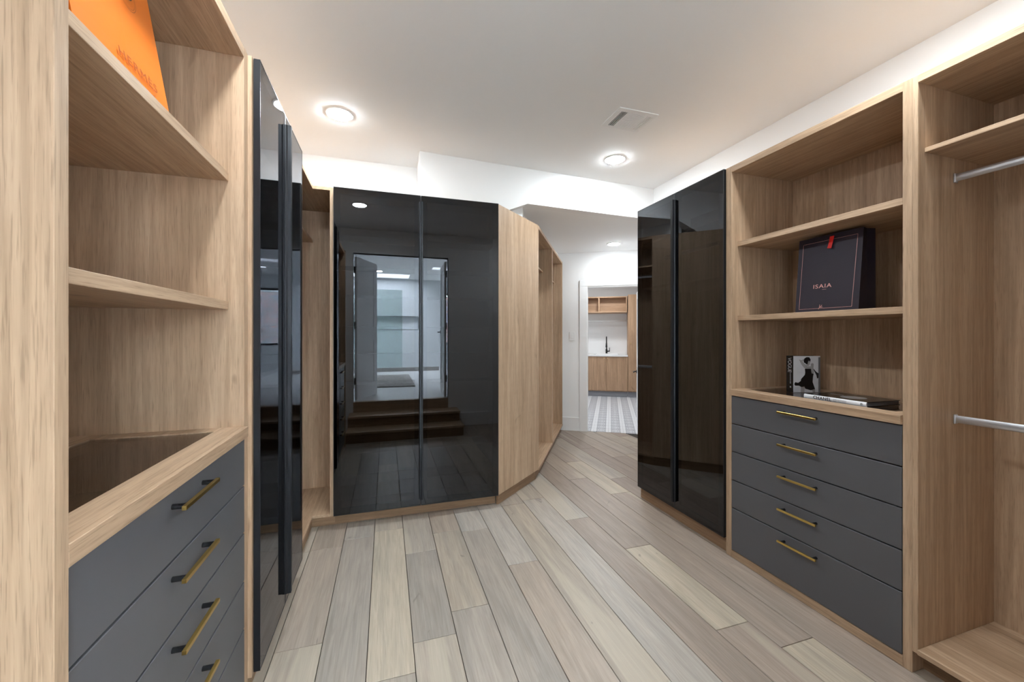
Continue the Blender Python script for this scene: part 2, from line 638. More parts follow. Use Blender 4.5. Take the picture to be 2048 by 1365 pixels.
for k in range(-4, 18):
    xa, xb = X0 + k * PW, X0 + (k + 1) * PW
    js, cs = plan.get(k, ([], []))
    js, cs = list(js), list(cs)
    y = js[-1] if js else 0.3 + random.random()
    if not js:
        js = [y]
        cs = [random.choice(list(PAL)) for _ in range(2)]
    while y < 6.3:
        y += random.uniform(0.75, 1.75)
        js.append(y)
        cs.append(random.choice(['lg', 'b', 't', 'bg', 'w', 'w', 't']))
    js = [0.12] + js
    for i in range(len(js) - 1):
        poly = [Vector((xa, js[i])), Vector((xb, js[i])), Vector((xb, js[i + 1])), Vector((xa, js[i + 1]))]
        poly = clip(poly, far(0, 0.02), Hd)
        poly = clip(poly, Vector((-1.04, 0)), Vector((-1, 0)))
        if len(poly) >= 3:
            # beyond the closet keep only what lies in the hall
            if max(p.y for p in poly) > 3.4:
                poly = clip(poly, HB + 0.05 * W, W) if xb > 2.58 else poly
                if min(p.y for p in poly) > 3.6 if len(poly) >= 3 else False:
                    poly = clip(poly, Vector((1.0, 3.86)) - 0.05 * W, -W)
            elif xa > 2.6:
                continue
        if len(poly) < 3:
            continue
        q = inset(poly, 0.0016)
        t = inset(poly, 0.0028)
        ar = sum(q[j].x * q[(j + 1) % len(q)].y - q[(j + 1) % len(q)].x * q[j].y for j in range(len(q))) / 2
        if ar < 0.003:
            continue
        bm = bmesh.new()
        lo = [bm.verts.new((p.x, p.y, -0.012)) for p in q]
        mi = [bm.verts.new((p.x, p.y, -0.0012)) for p in q]
        hi = [bm.verts.new((p.x, p.y, 0.0)) for p in t]
        bm.faces.new(hi)
        for j in range(len(q)):
            jj = (j + 1) % len(q)
            bm.faces.new((lo[j], lo[jj], mi[jj], mi[j]))
            bm.faces.new((mi[j], mi[jj], hi[jj], hi[j]))
        o = ob('plank', bm, M['plank'], floor, recalc=False)
        c0 = PAL[cs[i % len(cs)]]
        jt = random.uniform(-5, 5)
        o.color = srgb(*[max(0, min(255, v + jt)) for v in c0])


# ------------------------------------------------------------------ cabinet builders (local: x right, y into depth, z up)
def make_drawer(u, x0, x1, z0, z1, hc, hz):
    d = box('drawer', x0, x1, -0.002, 0.018, z0, z1, M['charcoal'], u, 0.0015)
    box('handle_bar', hc - 0.1, hc + 0.1, -0.0375, -0.0275, hz - 0.0052, hz + 0.0052, M['brass'], d, 0.0008)
    for s in (-1, 1):
        px = hc + s * 0.082
        bm = bmesh.new()
        bm_cyl(bm, (px, -0.0015, hz), (px, -0.0285, hz), 0.0066, seg=14)
        ob('handle_post', bm, M['blackgloss'], d)
    return d


def tower(label, loc, rz, width, tl, tr, proud=0.0):
    u = thing('drawer_cabinet', label, 'cabinet', loc, rz)
    dep = 0.53
    xi0, xi1 = tl, width - tr
    box('side_panel', 0, tl, -proud, dep, 0, ZT, OAK[2], u)
    box('side_panel', width - tr, width, 0, dep, 0, ZT, OAK[2], u)
    box('top_panel', xi0, xi1, 0, dep, 2.371, ZT, OAK[0], u)
    box('base_panel', xi0, xi1, 0, dep, 0, 0.044, OAK[0], u)
    box('back_panel', xi0, xi1, dep - 0.018, dep, 0.044, 2.371, OAK[2], u, 0)
    for z in (1.457, 1.917):
        box('shelf', xi0, xi1, 0.048, dep - 0.018, z, z + 0.03, OAK[0], u)
    # worktop frame with a let-in glass
    bl, br = xi0 + 0.06, xi1 - 0.06
    yf, yb = 0.070, 0.405
    bm = bmesh.new()
    bm_box(bm, xi0, xi1, -0.014, 0.0005, 0.998, 1.036, 0.0012)
    bm_box(bm, xi0, xi1, 0.0, yf, 0.998, 1.036, 0)
    bm_box(bm, xi0, xi1, yb, dep - 0.018, 0.998, 1.036, 0)
    bm_box(bm, xi0, bl, yf, yb, 0.998, 1.036, 0)
    bm_box(bm, br, xi1, yf, yb, 0.998, 1.036, 0)
    ob('worktop', bm, OAK[0], u)
    box('glass_top', bl, br, yf, yb, 1.026, 1.032, M['smoke_glass'], u, 0)
    box('tray', xi0, xi1, 0.03, dep - 0.02, 0.835, 0.85, OAK[0], u)
    box('divider', xi0, xi1, 0.022, 0.034, 0.30, 0.995, OAK[2], u, 0)
    hc = (xi0 + xi1) / 2
    zs = [0.997, 0.823, 0.653, 0.478, 0.307, 0.046]
    for a, b in zip(zs, zs[1:]):
        make_drawer(u, xi0 + 0.002, xi1 - 0.002, b + 0.0028, a - 0.0028 if a < 0.99 else a - 0.004, hc, a - 0.043)
    return u


def glass_door(u, x0, x1, y0, hinge_left, z0=0.097, z1=ZT):
    """glass leaf on an aluminium frame; the pull profile runs along the free edge"""
    t = 0.022
    lip, mem = 0.0035, 0.045
    bm = bmesh.new()
    for (a, b, c, d) in ((x0, x0 + lip, z0, z1), (x1 - lip, x1, z0, z1), (x0 + lip, x1 - lip, z0, z0 + lip), (x0 + lip, x1 - lip, z1 - lip, z1)):
        bm_box(bm, a, b, y0, y0 + t, c, d, 0)
    for (a, b, c, d) in ((x0 + lip, x0 + mem, z0 + lip, z1 - lip), (x1 - mem, x1 - lip, z0 + lip, z1 - lip), (x0 + mem, x1 - mem, z0 + lip, z0 + mem), (x0 + mem, x1 - mem, z1 - mem, z1 - lip)):
        bm_box(bm, a, b, y0 + 0.0055, y0 + t, c, d, 0)
    d_ = ob('door', bm, M['blackmetal'], u)
    box('glass_pane', x0 + lip, x1 - lip, y0 + 0.0008, y0 + 0.0048, z0 + lip, z1 - lip, M['black_glass'], d_, 0)
    hx0, hx1 = (x1 - 0.0135, x1 - 0.0005) if hinge_left else (x0 + 0.0005, x0 + 0.0135)
    bm = bmesh.new()
    # stepped pull profile
    if hinge_left:
        prof = [(hx0, y0), (hx0, y0 - 0.006), (hx0 + 0.004, y0 - 0.012), (hx0 + 0.004, y0 - 0.026), (hx1, y0 - 0.026), (hx1, y0)]
    else:
        prof = [(hx1, y0), (hx1, y0 - 0.006), (hx1 - 0.004, y0 - 0.012), (hx1 - 0.004, y0 - 0.026), (hx0, y0 - 0.026), (hx0, y0)]
    bm_prism(bm, prof, z0 + 0.052, z1 - 0.052)
    ob('handle', bm, M['blackmetal'], d_)
    return d_


def wardrobe(label, loc, rz, width, dep, dx0, dx1, dy, shelves, rods=(), mid=False, plinth_y=0.03, carc_y=None):
    u = thing('glass_wardrobe', label, 'wardrobe', loc, rz)
    cy0 = carc_y if carc_y is not None else dy + 0.0235
    box('side_panel', 0, 0.018, cy0, dep, 0.09, ZT - 0.002, OAK[2], u, 0)
    box('side_panel', width - 0.018, width, cy0, dep, 0.09, ZT - 0.002, OAK[2], u, 0)
    box('top_panel', 0.018, width - 0.018, cy0, dep, ZT - 0.022, ZT - 0.002, OAK[0], u, 0)
    box('base_panel', 0.018, width - 0.018, cy0, dep, 0.09, 0.108, OAK[0], u, 0)
    box('back_panel', 0.018, width - 0.018, dep - 0.012, dep, 0.108, ZT - 0.022, OAK[2], u, 0)
    box('plinth', 0, width, plinth_y, plinth_y + 0.018, 0, 0.09, DOAK[0], u, 0)
    xs = [(0.018, width - 0.018)]
    if mid:
        c = (dx0 + dx1) / 2
        box('divider', c - 0.016, c + 0.016, cy0 + 0.02, dep - 0.012, 0.108, ZT - 0.022, OAK[2], u, 0)
        xs = [(0.018, c - 0.016), (c + 0.016, width - 0.018)]
    for (a, b) in xs:
        for z in shelves:
            box('shelf', a, b, cy0 + 0.012, dep - 0.012, z - 0.009, z + 0.009, OAK[0], u, 0)
        for z in rods:
            rod(u, a, b, 0.25, z)
    m_ = (dx0 + dx1) / 2
    glass_door(u, dx0, m_ - 0.0012, dy, True)
    glass_door(u, m_ + 0.0012, dx1, dy, False)
    return u


def rod(u, x0, x1, y, z):
    """oval aluminium hanging rail with end flanges"""
    bm = bmesh.new()
    seg = 20
    rings = []
    for x in (x0 + 0.004, x1 - 0.004):
        rings.append([bm.verts.new((x, y + 0.0075 * math.cos(2 * math.pi * i / seg), z + 0.0155 * math.sin(2 * math.pi * i / seg))) for i in range(seg)])
    for i in range(seg):
        j = (i + 1) % seg
        bm.faces.new((rings[0][i], rings[0][j], rings[1][j], rings[1][i]))
    bm.faces.new(rings[0])
    bm.faces.new(rings[1])
    o = ob('hanging_rail', bm, M['alu'], u, smooth=False)
    for x, s in ((x0, 1), (x1, -1)):
        a, b = sorted((x, x + s * 0.006))
        box('rail_bracket', a, b, y - 0.011, y + 0.011, z - 0.02, z + 0.019, M['alu'], o, 0.002)
    return o


def hanging_unit(label, loc, rz, width, dep, shelf_rec, shelf_z, plinth_rec, group=None, rods=(2.022, 1.016), rod_y=0.238):
    u = thing('open_wardrobe', label, 'wardrobe', loc, rz, group)
    box('side_panel', 0, 0.018, 0, dep, 0.088, ZT, OAK[2], u)
    box('side_panel', width - 0.018, width, 0, dep, 0.088, ZT, OAK[2], u)
    box('top_panel', 0.018, width - 0.018, 0, dep, ZT - 0.03, ZT, OAK[0], u)
    box('base_panel', 0.018, width - 0.018, -0.006, dep, 0.088, 0.108, OAK[0], u)
    box('back_panel', 0.018, width - 0.018, dep - 0.012, dep, 0.108, ZT - 0.03, OAK[2], u, 0)
    box('plinth', 0.0, width, plinth_rec, plinth_rec + 0.018, 0, 0.088, DOAK[0], u, 0)
    box('shelf', 0.018, width - 0.018, shelf_rec, dep - 0.012, shelf_z - 0.009, shelf_z + 0.009, OAK[0], u)
    for z in rods:
        rod(u, 0.018, width - 0.018, rod_y, z)
    return u


RZR, RZL = R(-90), R(90)
# right wall
tower('oak drawer cabinet with dark paper bag and books on it, right wall', (XRF, 1.963, 0), RZR, 0.923, 0.041, 0.032)
hanging_unit('open oak wardrobe with silver hanging rails right of the drawer cabinet', (XRF, 1.040, 0), RZR, 0.88, 0.53, 0.041, 2.112, 0.07)
wardrobe('two-door black glass wardrobe on right wall beside the laundry hall', (XRF, 2.864, 0), RZR, 0.901, 0.53, 0.004, 0.8965, -0.0134, (2.12, 1.75), (2.03,), plinth_y=0.022)
# left wall
tower('oak drawer cabinet with orange paper bag on top shelf, left wall', (XLF, 0.776, 0), RZL, 0.925, 0.030, 0.041, 0.0142)
wardrobe('two-door black glass wardrobe seen edge-on beside the left drawer cabinet', (XLF, 1.701, 0), RZL, 0.812, 0.53, 0.0158, 0.804, -0.036, (2.12, 1.2), (2.03,), plinth_y=0.012)
# back wall
wardrobe('wide black glass wardrobe on back wall with stacked shoe shelves inside', (-0.353, 3.046, 0), 0, 1.20, 0.238, 0.0005, 1.1995, -0.0226,
         (0.283, 0.505, 0.711, 1.0, 1.22, 1.44, 1.664, 1.87, 2.09), mid=True, plinth_y=0.074)

# open corner unit between the left and the back wardrobe
cu = thing('corner_wardrobe', 'open oak corner wardrobe between the two black glass wardrobes', 'wardrobe', (-0.487, 3.046, 0))
cx, cyy = -0.487, 3.046


def lpanel(name, z0, z1, m, inset_=0.0):
    pts = [(-1.02, 2.514), (-0.487 - inset_, 2.514), (-0.487 - inset_, 3.046 + inset_), (-0.378, 3.046 + inset_), (-0.378, 3.60), (-1.02, 3.60)]
    bm = bmesh.new()
    bm_prism(bm, [(p[0] - cx, p[1] - cyy) for p in pts], z0, z1)
    return ob(name, bm, m, cu)


lpanel('top_panel', ZT - 0.022, ZT, OAK[1])
lpanel('base_panel', 0.09, 0.11, OAK[1])
box('side_panel', -0.378 - cx, -0.3535 - cx, 0, 0.554, 0.09, ZT, OAK[2], cu)
box('side_panel', -1.02 - cx, -0.487 - cx, 2.514 - cyy, 2.532 - cyy, 0.11, ZT - 0.022, OAK[2], cu)
box('back_panel', -1.02 - cx, -0.378 - cx, 3.60 - cyy, 3.615 - cyy, 0.09, ZT, OAK[2], cu, 0)
box('back_panel', -1.035 - cx, -1.02 - cx, 2.514 - cyy, 3.615 - cyy, 0.09, ZT, OAK[2], cu, 0)
box('shelf', -1.02 - cx, -0.575 - cx, 2.532 - cyy, 3.60 - cyy, 2.127, 2.147, OAK[1], cu)
boxes('plinth', [(-0.522 - cx, -0.504 - cx, 2.514 - cyy, 3.118 - cyy, 0, 0.09), (-0.504 - cx, -0.353 - cx, 3.118 - cyy, 3.136 - cyy, 0, 0.09)], DOAK[0], cu, 0)

# angled oak end panel, plain face towards the hall mouth
A0 = Vector((0.8475, 3.032))
ad = (P1 - A0)
aw, aa = ad.length, math.atan2(ad.y, ad.x)
an = thing('angled_cabinet', 'plain oak angled cabinet turning the corner into the hall', 'cabinet', (A0.x, A0.y, 0), aa)
box('front_panel', 0.0, aw, 0, 0.019, 0.095, ZT, OAK[2], an)
bm = bmesh.new()
bm_prism(bm, [(0.02, 0.0195), (aw - 0.02, 0.0195), (aw - 0.2, 0.07), (0.2, 0.07)], ZT - 0.02, ZT - 0.001)
ob('top_panel', bm, OAK[0], an)
box('plinth', 0.045, aw - 0.01, 0.032, 0.05, 0, 0.095, DOAK[0], an, 0)

# hall wardrobes
HROT = math.atan2(Hd.y, Hd.x)
hu1 = hanging_unit('open oak wardrobe in the hall, next to the angled cabinet', (P1.x, P1.y, 0), HROT, 0.942, 0.50, 0.11, 2.115, 0.03)
p2 = P1 + 0.943 * Hd
hu2 = hanging_unit('open oak wardrobe in the hall, against the laundry door wall', (p2.x, p2.y, 0), HROT, 1.01, 0.50, 0.11, 2.115, 0.03)


# ------------------------------------------------------------------ ceiling fittings
def downlight(x, y, z, label, r=0.073, m=None):
    u = thing('downlight', label, 'light', (x, y, z))
    bm = bmesh.new()
    bm_lathe(bm, [(r + 0.016, 0.0), (r + 0.016, -0.003), (r + 0.010, -0.006), (r, -0.006), (r - 0.001, 0.0)], 40)
    ob('trim_ring', bm, M['trim'], u, smooth=False)
    bm = bmesh.new()
    bm_lathe(bm, [(r, -0.004), (r, -0.007), (r * 0.95, -0.010), (r * 0.75, -0.0125), (r * 0.4, -0.014), (0, -0.0145)], 40)
    ob('lens', bm, m or M['lens'], u, smooth=True)
    return u


downlight(-0.300, 2.905, ZC, 'recessed round ceiling light above the back black glass wardrobe')
downlight(1.850, 2.945, ZC, 'recessed round ceiling light near the air vent and the hall')
downlight(-0.290, 1.20, ZC, 'recessed round ceiling light above the left drawer cabinet')
downlight(1.850, 0.98, ZC, 'recessed round ceiling light before the right drawer cabinet')
downlight(2.795, 4.475, ZH, 'small recessed light in the lowered hall ceiling', m=M['lens_hall'])

v = thing('ceiling_vent', 'white square louvred air vent in the closet ceiling', 'vent', (1.455, 2.256, ZC))
vw, vl = 0.30, 0.24
boxes('frame', [(0, vw, 0, 0.038, -0.006, 0), (0, vw, vl - 0.022, vl, -0.006, 0), (0, 0.04, 0.038, vl - 0.022, -0.006, 0), (vw - 0.022, vw, 0.038, vl - 0.022, -0.006, 0),
                (0.083, 0.098, 0.038, vl - 0.022, -0.006, 0), (0.228, 0.24, 0.038, vl - 0.022, -0.006, 0)], M['trim'], v)
box('shade_sheet', 0.038, vw - 0.02, 0.036, vl - 0.02, -0.0008, -0.0002, M['vent_shade'], v, 0)  # flat dark sheet painting the shade behind the slats, no real depth
bm = bmesh.new()
for i in range(3):
    bm_box(bm, 0.048 + i * 0.0125, 0.050 + i * 0.0125, 0.038, vl - 0.022, -0.006, -0.001)
for i in range(13):
    y = 0.040 + i * 0.0138
    bm_box(bm, 0.098, 0.228, y, y + 0.0105, -0.006, -0.001)
for i in range(3):
    bm_box(bm, 0.243 + i * 0.0125, 0.251 + i * 0.0125, 0.038, vl - 0.022, -0.006, -0.001)
o = ob('slats', bm, M['trim'], v)
o['kind'] = 'stuff'

# hall light switch on the far wall
sw = thing('light_switch', 'white rocker light switch on the wall beside the laundry doorway', 'switch', (F0.x, F0.y, 0), LROT)
box('cover_plate', 0.090, 0.170, -0.008, -0.0005, 1.29, 1.415, M['trim'], sw, 0.002)
box('rocker', 0.113, 0.147, -0.0125, -0.0085, 1.32, 1.385, M['trim'], sw, 0.0015)

# ------------------------------------------------------------------ laundry room beyond the hall
for s_, o_, l_ in ((0.45, 1.3, 'added unseen laundry fill light just beyond the doorway'), (0.55, 2.7, 'added unseen laundry fill light before the sink')):
    downlight(far(s_, o_).x, far(s_, o_).y, ZH, l_, m=M['lens_laundry_fill'])  # added out of view to brighten the laundry
LO = 3.34      # cabinet fronts, distance beyond the far wall
lz = ZH
for nm, a in (('wall_laundry_left', (-0.62, -0.52, 0.12, 4.1, 0, lz)), ('wall_laundry_right', (2.2, 2.3, 0.12, 4.1, 0, lz)), ('wall_laundry_back', (-0.62, 2.3, 3.97, 4.07, 0, lz)),
              ('wall_laundry_front', (s_r + 0.1, 2.3, 0.0, 0.12, 0, lz)), ('ceiling_laundry', (-0.62, 2.3, 0.0, 4.1, lz, lz + 0.1)), ('floor_laundry', (-0.62, 2.3, 0.02, 4.1, -0.1, -0.01))):
    fl = fbox(nm, *a, M['wall'] if 'floor' not in nm else M['slab'], kind='structure', bev=0)
TS = 0.205
bm = bmesh.new()
bm_box(bm, -TS / 2 + 0.001, TS / 2 - 0.001, -TS / 2 + 0.001, TS / 2 - 0.001, -0.01, 0.0, 0)
tm = bpy.data.meshes.new('tile')
bmesh.ops.recalc_face_normals(bm, faces=bm.faces[:])
bm.to_mesh(tm)
bm.free()
tm.materials.append(M['tile'])
for i in range(7):
    for j in range(17):
        t = ob('tile', tm, None, fl)
        t.location = (0.02 + (i + 0.5) * TS, 0.024 + (j + 0.5) * TS, 0)
bu = thing('base_cabinet', 'oak base cabinet with two doors under the laundry sink', 'cabinet', (F0.x, F0.y, 0), LROT)
bx0, bx1, bd = 0.10, 1.035, 0.57
box('carcass', bx0, bx1, LO + 0.022, 3.96, 0.12, 0.895, LOAK[2], bu)
for a, b in ((bx0, bd - 0.002), (bd + 0.002, bx1)):
    d_ = box('door', a + 0.001, b - 0.001, LO, LO + 0.02, 0.14, 0.893, LOAK[2], bu, 0.002)
    kx = bd - 0.042 if a < bd - 0.1 else bd + 0.036
    bm = bmesh.new()
    bm_cyl(bm, (kx, LO - 0.0005, 0.857), (kx, LO - 0.016, 0.857), 0.006, 0.007, 12)
    bm_cyl(bm, (kx, LO - 0.014, 0.857), (kx, LO - 0.026, 0.857), 0.015, 0.013, 16)
    ob('knob', bm, M['knob'], d_)
box('plinth', bx0, bx1, LO + 0.05, LO + 0.068, 0, 0.12, M['bookgrey'], bu, 0)
wt = thing('worktop', 'white quartz worktop over the laundry base cabinet', 'worktop', (F0.x, F0.y, 0), LROT)
bm = bmesh.new()
for b in ((bx0, 0.33, LO - 0.02, 3.96), (0.85, bx1, LO - 0.02, 3.96), (0.33, 0.85, LO - 0.02, LO + 0.09), (0.33, 0.85, LO + 0.46, 3.96)):
    bm_box(bm, b[0], b[1], b[2], b[3], 0.898, 0.93)
ob('slab', bm, M['counter'], wt)
sk = thing('sink', 'white undermount sink let into the laundry worktop', 'sink', (F0.x, F0.y, 0), LROT)
bm = bmesh.new()
for b in ((0.34, 0.35, LO + 0.1, LO + 0.45), (0.83, 0.84, LO + 0.1, LO + 0.45), (0.35, 0.83, LO + 0.1, LO + 0.11), (0.35, 0.83, LO + 0.44, LO + 0.45)):
    bm_box(bm, *b, 0.90, 0.944)
bm_box(bm, 0.34, 0.84, LO + 0.1, LO + 0.45, 0.896, 0.902)
ob('basin', bm, M['counter'], sk)
fa = thing('faucet', 'matte black pull-down faucet behind the laundry sink', 'faucet', (far(0.575, LO + 0.5).x, far(0.575, LO + 0.5).y, 0.93), LROT)
bm = bmesh.new()
bm_lathe(bm, [(0, 0), (0.03, 0), (0.03, 0.008), (0.022, 0.014), (0.022, 0.10), (0.016, 0.12), (0, 0.12)], 20)
ob('body', bm, M['blackmatte'], fa, smooth=True)
bm = bmesh.new()
pts = [(0, 0, 0.11), (0, 0, 0.30)] + [(0, -0.09 + 0.09 * math.cos(a), 0.30 + 0.10 * math.sin(a)) for a in [math.pi * k / 8 for k in range(1, 9)]] + [(0, -0.18, 0.25)]
bm_tube(bm, pts, 0.013, 12)
ob('spout', bm, M['blackmatte'], fa, smooth=True)
bm = bmesh.new()
bm_cyl(bm, (0, -0.18, 0.265), (0, -0.18, 0.16), 0.016, 0.022, 14)
ob('spray_head', bm, M['blackmatte'], fa, smooth=True)
bm = bmesh.new()
bm_cyl(bm, (0.018, 0, 0.065), (0.06, 0, 0.065), 0.013, 0.013, 12)
bm_cyl(bm, (0.068, 0, 0.055), (0.072, 0, 0.15), 0.008, 0.006, 10)
ob('lever', bm, M['blackmatte'], fa, smooth=True)
us = thing('wall_shelf_unit', 'oak open wall cabinet with a divider high above the sink', 'shelf', (F0.x, F0.y, 0), LROT)
uy = LO + 0.02
box('top_panel', bx0, 1.02, uy, 3.96, 2.205, 2.23, LOAK[0], us)
box('base_panel', bx0, 1.02, uy, 3.96, 1.875, 1.90, LOAK[0], us)
box('side_panel', bx0, bx0 + 0.02, uy, 3.96, 1.90, 2.205, LOAK[2], us)
box('side_panel', 1.0, 1.02, uy, 3.96, 1.90, 2.205, LOAK[2], us)
box('divider', 0.40, 0.43, uy + 0.005, 3.95, 1.90, 2.205, LOAK[2], us)
box('back_panel', bx0 + 0.02, 1.0, uy + 0.22, uy + 0.235, 1.90, 2.205, LOAK[0], us, 0)
rl = thing('towel_rail', 'white hanging rail under the oak wall cabinet in the laundry', 'rail', (F0.x, F0.y, 0), LROT)
bm = bmesh.new()
bm_cyl(bm, (bx0, 3.68, 1.70), (1.035, 3.68, 1.70), 0.016, seg=14)
ob('bar', bm, M['trim'], rl, smooth=True)
for x in (0.22, 0.95):
    box('bracket', x - 0.006, x + 0.006, 3.675, 3.968, 1.692, 1.708, M['trim'], rl)
tc_ = thing('tall_cabinet', 'tall oak cupboard right of the laundry sink', 'cupboard', (F0.x, F0.y, 0), LROT)
box('carcass', 1.04, 1.66, LO + 0.022, 3.96, 0.12, 2.265, LOAK[2], tc_)
d_ = box('door', 1.042, 1.62, LO - 0.002, LO + 0.02, 0.14, 2.262, LOAK[2], tc_, 0.002)
bm = bmesh.new()
bm_cyl(bm, (1.09, LO - 0.0025, 1.19), (1.09, LO - 0.016, 1.19), 0.006, 0.007, 12)
bm_cyl(bm, (1.09, LO - 0.014, 1.19), (1.09, LO - 0.027, 1.19), 0.015, 0.013, 16)
ob('knob', bm, M['knob'], d_)
box('plinth', 1.04, 1.66, LO + 0.05, LO + 0.068, 0, 0.12, M['bookgrey'], tc_, 0)


def shaker_bm(wd, h, t=0.035):
    bm = bmesh.new()
    bm_box(bm, 0, wd, -t / 2 + 0.009, t / 2 - 0.009, 0, h)
    for s in (-1, 1):
        y0, y1 = sorted((s * (t / 2 - 0.0088), s * t / 2))
        for b in ((0, 0.1, 0, h), (wd - 0.1, wd, 0, h), (0.1, wd - 0.1, 0, 0.2), (0.1, wd - 0.1, h - 0.11, h), (0.1, wd - 0.1, 0.86, 1.02)):
            bm_box(bm, b[0], b[1], y0, y1, b[2], b[3])
    return bm


def lever(parent, x, y, z, d, s):
    """lever handle: rose, neck and arm, on the face y, arm along d in x"""
    bm = bmesh.new()
    bm_cyl(bm, (x, y, z), (x, y + s * 0.008, z), 0.027, seg=20)
    bm_cyl(bm, (x, y + s * 0.008, z), (x, y + s * 0.05, z), 0.009, seg=12)
    bm_tube(bm, [(x, y + s * 0.046, z), (x + d * 0.03, y + s * 0.05, z), (x + d * 0.11, y + s * 0.05, z - 0.004)], 0.009, 10)
    return ob('lever_handle', bm, M['blackmatte'], parent, smooth=True)


def leaf(name, hinge, ang, wd, h, z0, hz, flip):
    o = ob(name, shaker_bm(wd, h), M['trim'], kind='structure')
    o.location = (hinge[0], hinge[1], z0)
    o.rotation_euler = (0, 0, ang)
    if hz:
        lever(o, wd - 0.065, 0.0178, hz - z0, -1, 1)
        lever(o, wd - 0.065, -0.0178, hz - z0, -1, -1)
    for z in (0.27, 1.07, 1.86):
        b = box('hinge', -0.014, 0.004, -0.022 if flip else 0.0, 0.0 if flip else 0.022, z - 0.05, z + 0.05, M['blackmatte'], o, 0.003)
    return o


lp = far(O1 + 0.005, 0.125)
leaf('door_1', lp, HROT, 0.70, 2.03, 0.006, 0.80, True)

# ------------------------------------------------------------------ rear wall with double doors, steps and the bathroom beyond
DX0, DX1, DZ = -0.44, 0.885, 2.52
wall_seg('wall_rear_left', (-1.16, 0.10), (DX0, 0.10), 0.10, 0, ZC, side=-1)
wall_seg('wall_rear_right', (DX1, 0.10), (2.72, 0.10), 0.10, 0, ZC, side=-1)
wall_seg('wall_rear_lintel', (DX0, 0.10), (DX1, 0.10), 0.10, DZ, ZC, side=-1)
box('floor_threshold', DX0, DX1, 0.0, 0.10, -0.012, ZB, OAK[0], bev=0, kind='structure')
boxes('trim_5', [(DX0 - 0.022, DX0, 0.0, 0.112, ZB, DZ + 0.022), (DX1, DX1 + 0.022, 0.0, 0.112, ZB, DZ + 0.022), (DX0, DX1, 0.0, 0.112, DZ, DZ + 0.022)], M['trim'], kind='structure')
box('baseboard_rear', 1.06, 2.0, 0.10, 0.116, 0, 0.195, M['trim'], kind='structure')
st = thing('entry_steps', 'two oak steps climbing to the bathroom doorway', 'steps', (0, 0, 0))
for (y0, y1, z0, z1, x1) in ((0.10, 0.705, 0, 0.143, 1.005), (0.10, 0.42, 0.143, 0.286, 1.0)):
    box('riser', -0.485, x1, y0, y1 - 0.02, z0, z1 - 0.03, DOAK[0], st, 0)
    box('tread', -0.485, x1 + 0.012, y0, y1, z1 - 0.03, z1, OAK[0], st, 0.003)
s2 = thing('double_switch', 'white two-gang switch on the wall beside the bathroom doorway', 'switch', (1.16, 0.10, 1.65))
box('cover_plate', -0.062, 0.062, 0.0005, 0.007, -0.06, 0.06, M['trim'], s2, 0.002)
for x in (-0.024, 0.024):
    box('rocker', x - 0.016, x + 0.016, 0.0075, 0.012, -0.033, 0.033, M['trim'], s2, 0.0015)
leaf('door_2', (DX0 + 0.025, -0.02), R(-66), 0.64, 2.05, ZB + 0.008, 0, True)
leaf('door_3', (DX1 - 0.025, -0.02), R(-88), 0.64, 2.05, ZB + 0.008, 1.42, False)

ZBC = 2.92
BY = -5.35
box('floor_bathroom', -2.0, 3.1, -5.5, 0.0, ZB - 0.1, ZB, M['bath_floor'], bev=0, kind='structure')
# ceiling with the skylight well
SKX0, SKX1, SKY0, SKY1 = -1.4, 0.58, -5.15, -4.45
for i, b in enumerate(((-2.0, 3.1, -3.12, 0.0), (-2.0, 3.1, -4.45, -3.42), (-2.0, 1.02, -3.42, -3.12), (2.5, 3.1, -3.42, -3.12), (-2.0, SKX0, -5.5, -4.45), (SKX1, 3.1, -5.5, -4.45), (SKX0, SKX1, -5.5, SKY0))):
    box('ceiling_bathroom', b[0], b[1], b[2], b[3], ZBC, ZBC + 0.12, M['ceil'], bev=0, kind='structure')
# far bathroom wall with niche and window
wx0, wx1, wz0, wz1 = 1.47, 2.75, 1.12, 2.56
NX0, NX1, NZ0, NZ1 = -1.3, 0.85, 1.53, 1.885
for b in ((-2.0, NX0, ZB, ZBC), (NX0, NX1, ZB, NZ0), (NX0, NX1, NZ1, ZBC), (NX1, wx0, ZB, ZBC), (wx0, wx1, ZB, wz0), (wx0, wx1, wz1, ZBC), (wx1, 3.1, ZB, ZBC)):
    box('wall_bathroom_far', b[0], b[1], BY - 0.15, BY, b[2], b[3], M['bath_tile'], bev=0, kind='structure')
box('wall_niche', NX0 - 0.02, NX1 + 0.02, BY - 0.15, BY - 0.09, NZ0 - 0.02, NZ1 + 0.02, M['bath_tile'], bev=0, kind='structure')
boxes('trim_6', [(NX0, NX1, BY - 0.001, BY + 0.004, NZ0 - 0.012, NZ0), (NX0, NX1, BY - 0.001, BY + 0.004, NZ1, NZ1 + 0.012), (NX1, NX1 + 0.012, BY - 0.001, BY + 0.004, NZ0, NZ1)], M['blackmatte'], kind='structure')
for nm, x in (('wall_bathroom_left', -2.1), ('wall_bathroom_right', 3.1)):
    box(nm, x, x + 0.1, -5.5, 0.0, ZB, ZBC, M['bath_tile'], bev=0, kind='structure')
box('wall_bathroom_near', -2.0, -1.16, -0.1, 0.0, ZB, ZBC, M['bath_tile'], bev=0, kind='structure')
box('wall_bathroom_near', 2.72, 3.1, -0.1, 0.0, ZB, ZBC, M['bath_tile'], bev=0, kind='structure')
wn = boxes('window_1', [(wx0, wx0 + 0.045, BY - 0.12, BY + 0.01, wz0, wz1), (wx1 - 0.045, wx1, BY - 0.12, BY + 0.01, wz0, wz1), (wx0, wx1, BY - 0.12, BY + 0.01, wz0, wz0 + 0.045), (wx0, wx1, BY - 0.12, BY + 0.01, wz1 - 0.045, wz1)], M['blackmatte'], kind='structure')
